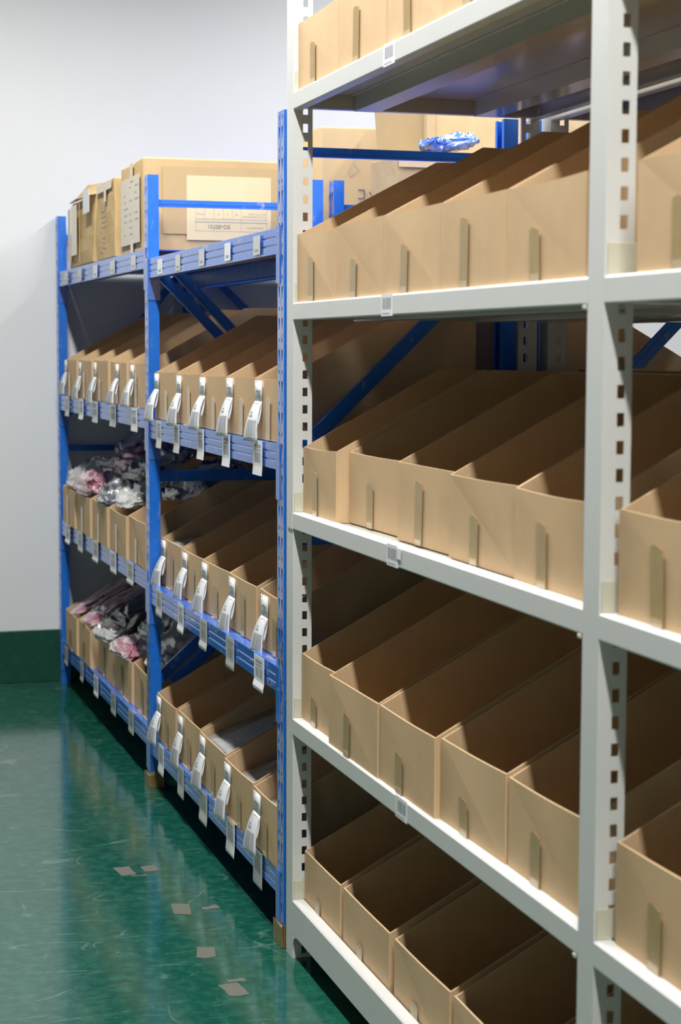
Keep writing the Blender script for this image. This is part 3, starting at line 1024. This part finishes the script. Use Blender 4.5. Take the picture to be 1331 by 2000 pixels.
def text_part(txt, size, loc, parent, mat='ink', rot180=True, name='printed_text'):
    cu = bpy.data.curves.new('text', 'FONT')
    cu.body = txt
    cu.size = size
    cu.align_x = 'CENTER'
    cu.align_y = 'CENTER'
    tmp = bpy.data.objects.new('tmp_text', cu)
    COL.objects.link(tmp)
    bpy.context.view_layer.update()
    me = bpy.data.meshes.new_from_object(tmp)
    bpy.data.objects.remove(tmp)
    # text plane X-Y -> face towards -Y, upside down when rot180
    m = Matrix.Rotation(math.pi / 2, 4, 'X')
    if rot180:
        m = m @ Matrix.Rotation(math.pi, 4, 'Z')
    me.transform(m)
    me.materials.clear()
    o = link(name, me, mat, parent)
    o.location = Vector(loc) - big.location
    return o


sx0, sz0 = 0.200, 2.246
kx = 0.360 / 1085.0        # sheet pixels in the close look at the photograph -> metres
yy = fy - 0.0022


def S(px, py):
    return sx0 + (px - 137) * kx, 2.510 - (py - 118) * (0.264 / 800)


cx, cz = S(547, 745); text_part('SO-00731', 0.024, (cx, yy, cz), sheet)
cx, cz = S(1010, 752); text_part('CUSTOMER PO:', 0.0105, (cx, yy, cz), sheet, 'ink_soft')
cx, cz = S(1003, 612); text_part('STYLE / DESCRIPTION', 0.0100, (cx, yy, cz), sheet, 'ink_soft')
cx, cz = S(1048, 578); text_part('TOTAL PCS / BOX', 0.0100, (cx, yy, cz), sheet, 'ink_soft')
for t, px in (('XS', 778), ('S', 660), ('M', 543), ('L', 430), ('TOTAL', 312)):
    cx, cz = S(px, 588); text_part(t, 0.012, (cx, yy, cz), sheet, 'ink_soft')
mb = MB()
bl = big.location


def sline(a, b, w=0.0009):
    (xa, za), (xb, zb) = S(*a), S(*b)
    mb.box(min(xa, xb) - w / 2 - bl.x, max(xa, xb) + w / 2 - bl.x, yy - 0.0002 - bl.y, yy - bl.y, min(za, zb) - w / 2 - bl.z, max(za, zb) + w / 2 - bl.z)


for a, b in (((248, 800), (1165, 800)), ((248, 685), (1165, 690)), ((248, 650), (1165, 652)), ((248, 470), (248, 800)), ((1165, 470), (1165, 800)),
             ((833, 470), (833, 800)), ((367, 470), (367, 650)), ((483, 470), (483, 650)), ((608, 470), (608, 650)), ((720, 470), (720, 650)), ((248, 470), (1165, 470))):
    sline(a, b)
mb.build('table_lines', 'ink_soft', sheet)

mid = carton('carton', -0.002, 0.42, 2.985, 3.47, ZT, 2.545, 'plain upright carton with handwriting, between the large and the crumpled carton', 'carton', 0.006, 5, GC)
patch_on(mid, 'x', -0.0085, 3.03, 3.44, 2.505, 2.542, 'tape_pale', 'tape_strip')
patch_on(mid, 'x', -0.0095, 3.17, 3.23, 2.455, 2.540, 'tape_pale', 'tape_strip')
mb = MB()
rnd = random.Random(5)
for r in range(9):
    z = 2.44 - r * 0.024
    y = 3.36 - rnd.random() * 0.03
    for q in range(rnd.randint(2, 5)):
        w = rnd.uniform(0.012, 0.03)
        mb.box(-0.0092 - mid.location.x, -0.0086 - mid.location.x, y - w - mid.location.y, y - mid.location.y, z - mid.location.z, z + 0.005 - mid.location.z)
        y -= w + 0.012
mb.build('handwriting', 'ink_soft', mid)
cr = carton('carton', -0.014, 0.36, 3.53, 4.27, ZT, 2.525, 'crumpled brown carton with torn open top, nearest the white wall', 'carton', 0.009, 9, GC, (0.012, -0.03))
patch_on(cr, 'x', -0.0258, 3.95, 4.13, 2.255, 2.500, 'yellow_paper', 'paper_sheet')
patch_on(cr, 'x', -0.0258, 4.15, 4.24, 2.225, 2.490, 'beige_paper', 'paper_sheet')
patch_on(cr, 'x', -0.0262, 3.55, 3.74, 2.435, 2.545, 'paper', 'white_paper')
l = cr.location
for pts in (((-0.016, 3.52, 2.515), (-0.020, 3.95, 2.525), (0.03, 3.90, 2.590), (0.05, 3.55, 2.575)),
            ((-0.020, 3.95, 2.525), (-0.018, 4.22, 2.520), (0.08, 4.16, 2.560), (0.03, 3.90, 2.590))):
    mb = MB().quad(*[(p[0] - l.x, p[1] - l.y, p[2] - l.z) for p in pts])
    f_ = mb.build('torn_flap', 'carton', cr)
    f_.modifiers.new('thickness', 'SOLIDIFY').thickness = 0.005
mb = MB().box(-0.0262 - l.x, -0.0240 - l.x, 3.862 - l.y, 3.872 - l.y, 2.215 - l.z, 2.500 - l.z)
mb.build('crease_line', 'tape', cr)

# cartons on top of the second blue rack
G3_ = 'cartons on top of the second blue rack'
Z2 = B_TOPS[0] + 0.002
wire = carton('carton', 0.785, 1.30, 2.44, 2.95, A_TOPS[0] + 0.002, 2.735, 'tall pale carton with a pen scribble, behind the blue posts', 'carton_pale', 0.005, 12, G3_)
mb = MB()


def pen(pts, y, w=0.003):
    for (xa, za), (xb, zb) in zip(pts, pts[1:]):
        d = Vector((xb - xa, zb - za)).normalized()
        n = Vector((-d.y, d.x)) * w / 2
        mb.quad(*[(a - wire.location.x, y - wire.location.y, b - wire.location.z) for a, b in
                  ((xa - n.x, za - n.y), (xb - n.x, zb - n.y), (xb + n.x, zb + n.y), (xa + n.x, za + n.y))])


def P2(px, py):   # point on the carton face (plane y = 2.434) from a look at the photograph
    return 0.754 + (px - 612) * 0.002294, 2.735 - (py - 248) * 0.00213


pen([P2(698, 276), P2(690, 312), P2(687, 322), P2(678, 338), P2(679, 342), P2(684, 343), P2(697, 334), P2(698, 330), P2(691, 323), P2(689, 320)], 2.432)
mb.build('pen_scribble', 'ink_soft', wire)
mb = MB()
pen([P2(697, 371), P2(709, 371), P2(709, 388), P2(697, 388)], 2.432, 0.006)
pen([P2(719, 374), P2(724, 382)], 2.432, 0.006)
pen([P2(727, 372), P2(732, 380)], 2.432, 0.006)
mb.build('printed_symbols', 'ink', wire)
small = carton('carton', 0.845, 1.29, 1.60, 1.93, Z2, 2.535, 'shorter carton with taped edges under the blue plastic film', 'carton_dark', 0.010, 15, G3_)
patch_on(small, 'y', 1.592, 0.85, 1.28, 2.490, 2.535, 'tape_pale', 'tape_strip')
patch_on(small, 'z', 2.538, 0.85, 1.28, 1.61, 1.66, 'tape_pale', 'tape_strip')
o = bag('plastic_film', (1.09, 1.70, 2.590), (0.11, 0.08, 0.036), (0, -0.2, 0.2), 'bag_blue', 'crumpled blue plastic film on the shorter taped carton', None, 31, 0.3)
o['category'] = 'film'
tall = carton('carton', 1.09, 1.445, 1.97, 2.17, Z2, 2.86, 'tall pale carton with a creased side, left of the rear grey posts', 'carton_pale', 0.008, 17, G3_)
patch_on(tall, 'y', 1.958, 1.09, 1.125, 2.2, 2.85, 'tape_pale', 'tape_strip')
sheet_b = MB()
sheet_b.poly_prism([(0.925, Z2), (1.075, Z2), (1.075, 2.88), (0.866, 2.88)], lambda u, v, t: (u, t + (v - Z2) * 0.02, v), 1.965, 1.972)
tag(sheet_b.build('cardboard_sheet', 'carton_dark'), 'flat shaded brown cardboard sheet standing on edge beside the tall pale carton', 'cardboard')
carton('carton', 1.05, 1.42, 0.50, 0.95, Z2, 2.72, 'pale carton glimpsed between the rear grey posts', 'carton_pale', 0.004, 19, G3_)
bag('garment_bag', (1.37, 0.50, 1.96), (0.07, 0.10, 0.05), (0, 0, 0.2), 'bag_clear', 'clear polybag beside the blue diagonal at the right edge', None, 41)
